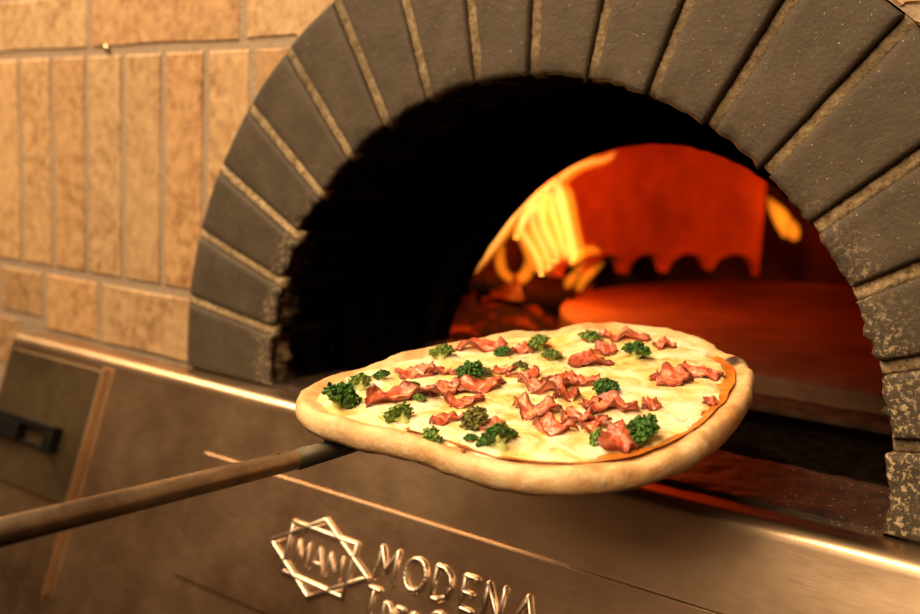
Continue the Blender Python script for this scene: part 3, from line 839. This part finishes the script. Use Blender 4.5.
for k, (u, v, px, ang) in enumerate(HM):
    v -= 0.005; u += 0.003
    L = px / 1014 * 0.80 * rh.uniform(0.62, 0.76); W = min(0.015, L * rh.uniform(0.50, 0.85)); sd = rh.random() * 90
    H = min(0.0105, 0.003 + 0.22 * L) * rh.uniform(0.7, 1.15)
    k1 = rh.uniform(0, PI); f1 = rh.uniform(0.9, 1.7); p1 = rh.uniform(0, 6.28); bend = rh.uniform(-0.55, 0.55)
    bm = bmesh.new(); ed = bm.verts.layers.float.new('edge')
    NU, NV = 48, 12
    ca, sa = math.cos(math.radians(ang + 37)), math.sin(math.radians(ang + 37))
    def hp(i, j, top):
        a = 2 * PI * i / NU; q = j / (NV - 1)
        c, d = math.cos(a), math.sin(a)
        lob = 1 + 0.32 * nz((c * 1.4, d * 1.4, sd), 1.0) + 0.16 * nz((c * 4, d * 4, sd), 1.0) * q
        X0, Y0 = q * c * lob, q * d * lob
        t = X0 * math.cos(k1) + Y0 * math.sin(k1)
        ridge = 0.5 + 0.5 * math.sin(t * PI * f1 + p1 + 1.5 * nz((X0 * 2, Y0 * 2, sd), 1.0))
        crump = nz((X0 * 3.2, Y0 * 3.2, sd + 3), 1.0); fine = nz((X0 * 8, Y0 * 8, sd + 7), 1.0)
        curl = q * q * max(0, nz((c * 1.8, d * 1.8, sd + 11), 1.0) + 0.15)
        z = H * (0.62 * ridge + 0.45 * crump + 0.18 * fine + 1.25 * curl) + 0.0012
        x = L * X0 * (1 - 0.25 * curl); y = W * Y0 * (1 - 0.25 * curl) + bend * L * (X0 * X0 - 0.3) + 0.25 * W * (ridge - 0.5)
        X = u + x * ca - y * sa; Y = v + x * sa + y * ca
        return Vector((X, Y, cheese_h(X, Y) - 0.0008 + max(0.0, z) * min(1, 1.6 - 0.6 * q) + (0.0006 if top else -0.0006)))
    T = grid(bm, NU, NV, lambda i, j: hp(i, j, True), close_u=True); B = grid(bm, NU, NV, lambda i, j: hp(i, j, False), close_u=True)
    for i in range(NU): bm.faces.new((T[i][-1], T[(i + 1) % NU][-1], B[(i + 1) % NU][-1], B[i][-1]))
    for Q in (T, B):
        for i in range(NU):
            for jj in range(NV): Q[i][jj][ed] = 0.05 + 0.95 * (jj / (NV - 1)) ** 2.5
    bmesh.ops.remove_doubles(bm, verts=bm.verts[:], dist=1e-6)
    obj('ham_slice', bm, M['ham'], pz_, local=True)

# ------------------------------------------------------------------ peel
peel = empty('pizza_peel', (0.0033, -0.268, 0.0306))
tag(peel, 'long-handled metal pizza peel held under the pizza in front of the oven mouth', 'peel')
RM = Matrix.Translation(PC) @ Matrix.Rotation(PRX, 4, 'X')
bm = bmesh.new()
jl = Vector((-0.097, -0.165)); bc = Vector((-0.012, -0.012)); br = 0.112
n = 64; outl = []
dj = (jl - bc).normalized(); aj = math.atan2(dj.y, dj.x)
for k in range(n):
    a = aj + 2 * PI * k / n; d = abs((a - aj + PI) % (2 * PI) - PI)
    r = br + (0.067) * math.exp(-(d / 0.16) ** 2)
    outl.append(bc + Vector((math.cos(a), math.sin(a))) * r)
top = [bm.verts.new(RM @ Vector((p.x, p.y, -0.0128))) for p in outl]; bot = [bm.verts.new(RM @ Vector((p.x, p.y, -0.0150))) for p in outl]
bm.faces.new(top); bm.faces.new(bot[::-1])
for k in range(n): bm.faces.new((top[k], top[(k + 1) % n], bot[(k + 1) % n], bot[k]))
obj('blade', bm, M['blade'], peel, smooth=False)
JW = RM @ Vector((-0.097, -0.165, -0.0225)); P2 = Vector((-0.0430, -0.5027, 0.0169))
hd = (P2 - JW).normalized()
bm = bmesh.new()
pi_ = JW - hd * 0.055
tube(bm, [pi_ + Vector((0, 0, 0.004)), JW - hd * 0.02 + Vector((0, 0, 0.001)), JW + hd * 0.03], [0.0052, 0.0068, 0.0084], 20)
obj('shadow_socket', bm, M['blade'], peel)  # its dark colour stands in for the shadow where the handle goes under
bm = bmesh.new()
tube(bm, [JW + hd * 0.012, JW + hd * 0.03, JW + hd * 0.12, JW + hd * 0.25, JW + hd * 0.62], [0.0070, 0.0076, 0.0083, 0.0092, 0.0100], 28)
obj('handle', bm, M['rod'], peel)

# ------------------------------------------------------------------ the fire
def log(name, a, b, r, seed, label, group='burning logs in the chamber'):
    bm = bmesh.new(); a = Vector(a); b = Vector(b)
    t = (b - a).normalized(); s = t.cross(Vector((0, 0, 1))).normalized(); up = s.cross(t)
    def f(i, j):
        p = a.lerp(b, j / 15); th = 2 * PI * i / 24
        q = p + (s * math.cos(th) + up * math.sin(th)) * r
        rr = r * (1 + 0.14 * nz(q, 24, seed) + 0.05 * nz(q, 90, seed))
        return p + (s * math.cos(th) + up * math.sin(th)) * rr
    G = grid(bm, 24, 16, f, close_u=True)
    bm.faces.new([G[i][0] for i in range(24)]); bm.faces.new([G[i][15] for i in range(24)][::-1])
    return tag(obj(name, bm, M['bark']), label, 'log', group)
log('log', (-0.66, 0.66, 0.012), (-0.40, 0.79, 0.016), 0.034, 1, 'charred log lying lengthwise under the tall flame')
log('log', (-0.66, 0.80, 0.01), (-0.44, 0.93, 0.012), 0.03, 2, 'charred log lying behind the tall flame')
log('log', (-0.66, 0.57, 0.030), (-0.43, 0.665, 0.045), 0.024, 3, 'charred log propped on top of the burning pile')
bm = bmesh.new()
def ef(i, j):
    x = -0.70 + 0.38 * i / 60; y = 0.37 + 0.50 * j / 60
    d = max(0, 1 - ((x + 0.52) / 0.19) ** 2 - ((y - 0.60) / 0.24) ** 2)
    return (x, y, -0.04 + 0.052 * math.sqrt(d) + d * (0.016 * nz((x, y, 0), 26) + 0.010 * nz((x, y, 0), 60)))
grid(bm, 61, 61, ef)
tag(obj('ember_bed', bm, M['ember'], smooth=False), 'heap of glowing red embers at the left of the hearth', 'embers', kind='stuff')

def flame(name, tongues, mat, label, group=None, parent=None):
    bm = bmesh.new()
    for pts, n in tongues:
        q = spline(pts, n)
        tube(bm, [p[:3] for p in q], [max(0.0006, p[3]) * (1.35 if mat is M['flameo'] else 1.0) for p in q], 14, up=Vector((0.8, 0.6, 0.02)))
    o = obj(name, bm, mat, parent)
    return o if parent else tag(o, label, 'flame', group)

main_flame = flame('flame', [([(-0.488, 0.6, 0.068, 0.0039), (-0.464, 0.6, 0.1, 0.0095), (-0.439, 0.6, 0.134, 0.013), (-0.415, 0.6, 0.17, 0.0166), (-0.389, 0.6, 0.201, 0.0182), (-0.365, 0.6, 0.225, 0.0162), (-0.344, 0.6, 0.246, 0.0124), (-0.318, 0.6, 0.258, 0.007)], 26), ([(-0.417, 0.615, 0.132, 0.0075), (-0.406, 0.615, 0.16, 0.0147), (-0.388, 0.615, 0.19, 0.0184), (-0.364, 0.615, 0.216, 0.0163), (-0.345, 0.615, 0.236, 0.0108)], 26), ([(-0.362, 0.64, 0.216, 0.011), (-0.348, 0.64, 0.238, 0.0145), (-0.325, 0.64, 0.254, 0.0127), (-0.297, 0.64, 0.264, 0.0107), (-0.276, 0.64, 0.268, 0.0088), (-0.26, 0.64, 0.275, 0.007), (-0.251, 0.64, 0.284, 0.0018)], 26), ([(-0.318, 0.64, 0.1, 0.0128), (-0.319, 0.64, 0.116, 0.0205), (-0.329, 0.64, 0.148, 0.0207), (-0.341, 0.64, 0.181, 0.0231), (-0.35, 0.64, 0.207, 0.0231), (-0.359, 0.64, 0.229, 0.0155)], 26), ([(-0.338, 0.62, 0.099, 0.0103), (-0.339, 0.62, 0.112, 0.0154), (-0.354, 0.62, 0.137, 0.018), (-0.368, 0.62, 0.163, 0.018), (-0.372, 0.62, 0.191, 0.0207), (-0.362, 0.62, 0.219, 0.0154)], 26), ([(-0.354, 0.6, 0.078, 0.0076), (-0.354, 0.6, 0.088, 0.0154), (-0.366, 0.6, 0.11, 0.0154), (-0.382, 0.6, 0.13, 0.0155), (-0.396, 0.6, 0.148, 0.0128), (-0.393, 0.6, 0.174, 0.0103)], 26), ([(-0.343, 0.66, 0.103, 0.008), (-0.351, 0.66, 0.124, 0.0157), (-0.364, 0.66, 0.152, 0.0158), (-0.374, 0.66, 0.182, 0.0185), (-0.378, 0.66, 0.208, 0.0158)], 26), ([(-0.359, 0.63, 0.086, 0.0077), (-0.356, 0.63, 0.096, 0.0131), (-0.367, 0.63, 0.116, 0.0157), (-0.382, 0.63, 0.138, 0.0157), (-0.396, 0.63, 0.164, 0.0157), (-0.39, 0.63, 0.189, 0.0131)], 26)], M['flamem'], 'tall bright yellow flame leaning right from the log pile')
flame_core = flame('flame_core', [([(-0.488, 0.6, 0.068, 0.0016), (-0.464, 0.6, 0.1, 0.0039), (-0.439, 0.6, 0.134, 0.0053), (-0.415, 0.6, 0.17, 0.0068), (-0.389, 0.6, 0.201, 0.0074), (-0.365, 0.6, 0.225, 0.0066), (-0.344, 0.6, 0.246, 0.0051), (-0.318, 0.6, 0.258, 0.0029)], 26), ([(-0.417, 0.615, 0.132, 0.0034), (-0.406, 0.615, 0.16, 0.0067), (-0.388, 0.615, 0.19, 0.0083), (-0.364, 0.615, 0.216, 0.0074), (-0.345, 0.615, 0.236, 0.0049)], 26), ([(-0.318, 0.64, 0.1, 0.0051), (-0.319, 0.64, 0.116, 0.0082), (-0.329, 0.64, 0.148, 0.0082), (-0.341, 0.64, 0.181, 0.0092), (-0.35, 0.64, 0.207, 0.0092), (-0.359, 0.64, 0.229, 0.0062)], 26), ([(-0.338, 0.62, 0.099, 0.0041), (-0.339, 0.62, 0.112, 0.0061), (-0.354, 0.62, 0.137, 0.0072), (-0.368, 0.62, 0.163, 0.0072), (-0.372, 0.62, 0.191, 0.0082), (-0.362, 0.62, 0.219, 0.0061)], 26), ([(-0.354, 0.6, 0.078, 0.003), (-0.354, 0.6, 0.088, 0.0061), (-0.366, 0.6, 0.11, 0.0061), (-0.382, 0.6, 0.13, 0.0062), (-0.396, 0.6, 0.148, 0.0051), (-0.393, 0.6, 0.174, 0.0041)], 26), ([(-0.343, 0.66, 0.103, 0.0032), (-0.351, 0.66, 0.124, 0.0063), (-0.364, 0.66, 0.152, 0.0063), (-0.374, 0.66, 0.182, 0.0074), (-0.378, 0.66, 0.208, 0.0063)], 26), ([(-0.359, 0.63, 0.086, 0.0031), (-0.356, 0.63, 0.096, 0.0052), (-0.367, 0.63, 0.116, 0.0063), (-0.382, 0.63, 0.138, 0.0063), (-0.396, 0.63, 0.164, 0.0063), (-0.39, 0.63, 0.189, 0.0052)], 26), ([(-0.362, 0.64, 0.216, 0.0035), (-0.348, 0.64, 0.238, 0.0046), (-0.325, 0.64, 0.254, 0.004), (-0.297, 0.64, 0.264, 0.0034), (-0.276, 0.64, 0.268, 0.0028), (-0.26, 0.64, 0.275, 0.0022), (-0.251, 0.64, 0.284, 0.0006)], 26)], M['flame'], None, parent=main_flame)
flame('flame', [([(-0.397, 0.58, 0.065, 0.005), (-0.416, 0.58, 0.078, 0.0067), (-0.423, 0.58, 0.099, 0.0067), (-0.418, 0.58, 0.12, 0.0033)], 26), ([(-0.388, 0.59, 0.064, 0.0067), (-0.375, 0.59, 0.08, 0.0083), (-0.374, 0.59, 0.1, 0.005), (-0.387, 0.59, 0.122, 0.0017)], 26)], M['flameo'], 'low orange flame licking around the left log below the tall flame')
flame('flame', [([(-0.397, 0.8, 0.032, 0.0055), (-0.386, 0.8, 0.054, 0.0073), (-0.366, 0.8, 0.072, 0.0054), (-0.347, 0.8, 0.089, 0.0018)], 26)], M['flameo'], 'thin orange tongue of flame over the first scallop right of the tall flame')
flame('flame', [([(-0.323, 0.74, 0.111, 0.0035), (-0.343, 0.74, 0.113, 0.007), (-0.367, 0.74, 0.101, 0.0071), (-0.378, 0.74, 0.082, 0.0053)], 26)], M['flameo'], 'small orange flame curling right from the foot of the tall flame')
flame('flame', [([(-0.375, 0.72, 0.044, 0.0035), (-0.368, 0.72, 0.057, 0.007), (-0.355, 0.72, 0.074, 0.0052), (-0.338, 0.72, 0.094, 0.0017)], 26)], M['flameo'], 'thin orange flame rising just in front of the foot of the tall flame')
flame('flame', [([(-0.256, 1.48, 0.12, 0.0068), (-0.256, 1.48, 0.141, 0.0137), (-0.272, 1.48, 0.167, 0.0137), (-0.29, 1.48, 0.188, 0.0092), (-0.304, 1.48, 0.208, 0.0023)], 26), ([(-0.233, 1.48, 0.115, 0.0068), (-0.24, 1.48, 0.137, 0.0113), (-0.253, 1.48, 0.159, 0.0068)], 26)], M['flameo'], 'small orange flame at the right end of the chamber behind the brick arch')

# ------------------------------------------------------------------ light
def lamp(name, typ, loc, power, col, size=None, aim=None, size_y=None):
    l = bpy.data.lights.new(name, typ); l.energy = power; l.color = col
    if typ == 'AREA':
        l.size = size
        if size_y: l.shape = 'RECTANGLE'; l.size_y = size_y
    else: l.shadow_soft_size = size
    o = link(bpy.data.objects.new(name, l)); o.location = loc
    if aim: o.rotation_euler = (Vector(aim) - Vector(loc)).to_track_quat('-Z', 'Y').to_euler()
    return o
lamp('ceiling_lamp', 'AREA', (-0.95, -1.05, 1.75), 122, (1.0, 0.74, 0.44), 3.6, (-0.25, 0.0, 0.1), 0.42)
lamp('steel_fill_lamp', 'AREA', (0.45, -2.3, 1.50), 44, (1.0, 0.74, 0.46), 1.0, (0.2, 0.0, 0.0))  # unseen lamp added behind the camera to brighten the right of the steel front
lamp('fire_light', 'POINT', (-0.40, 0.66, 0.23), 13.0, (1.0, 0.036, 0.001), 0.05)
lamp('flame_foot_light', 'POINT', (-0.345, 0.60, 0.12), 3.0, (1.0, 0.42, 0.04), 0.03)
lamp('rear_fire_light', 'POINT', (-0.22, 1.52, 0.17), 0.6, (1.0, 0.10, 0.005), 0.04)

w = bpy.data.worlds.new('room'); SC.world = w; w.use_nodes = True
t = w.node_tree; t.nodes.clear()
out = t.nodes.new('ShaderNodeOutputWorld'); bg = t.nodes.new('ShaderNodeBackground'); tc = t.nodes.new('ShaderNodeTexCoord')
sx = t.nodes.new('ShaderNodeSeparateXYZ'); rp = t.nodes.new('ShaderNodeValToRGB'); mr = t.nodes.new('ShaderNodeMapRange')
t.links.new(tc.outputs['Generated'], sx.inputs[0]); t.links.new(sx.outputs[2], mr.inputs[0])
mr.inputs[1].default_value = -1; mr.inputs[2].default_value = 1
t.links.new(mr.outputs[0], rp.inputs[0])
cr = rp.color_ramp
while len(cr.elements) < 4: cr.elements.new(0.5)
for e, (p, c) in zip(cr.elements, [(0.0, (0.010, 0.004, 0.0015)), (0.50, (0.03, 0.011, 0.004)), (0.64, (0.20, 0.108, 0.053)), (1.0, (0.34, 0.21, 0.11))]):
    e.position = p; e.color = (*c, 1)
t.links.new(rp.outputs[0], bg.inputs['Color']); bg.inputs['Strength'].default_value = 1.0
t.links.new(bg.outputs[0], out.inputs['Surface'])

# ------------------------------------------------------------------ camera
cam = bpy.data.cameras.new('camera'); co = link(bpy.data.objects.new('camera', cam))
cam.sensor_width = 36; cam.lens = 1013.74 / 920 * 36; cam.clip_start = 0.02
Fv = Vector((-0.58885543, 0.79598015, -0.14023155)); Rv = Vector((0.79931014, 0.59923601, 0.04493892)); Uv = Vector((-0.11980228, 0.08562597, 0.98909838))
m = Matrix((Rv, Uv, -Fv)).transposed()
co.matrix_world = Matrix.Translation((0.53079513, -0.81572084, 0.25297092)) @ m.to_4x4()
cam.dof.use_dof = True; cam.dof.focus_distance = 0.79; cam.dof.aperture_fstop = 4.0
SC.camera = co
SC.view_settings.view_transform = 'Standard'; SC.view_settings.look = 'None'; SC.view_settings.exposure = 0.0; SC.view_settings.gamma = 1.0
SC.view_settings.use_curve_mapping = False
SC.cycles.max_bounces = 8; SC.cycles.sample_clamp_indirect = 6.0; SC.cycles.caustics_reflective = False; SC.cycles.caustics_refractive = False
SC.cycles.transparent_max_bounces = 32
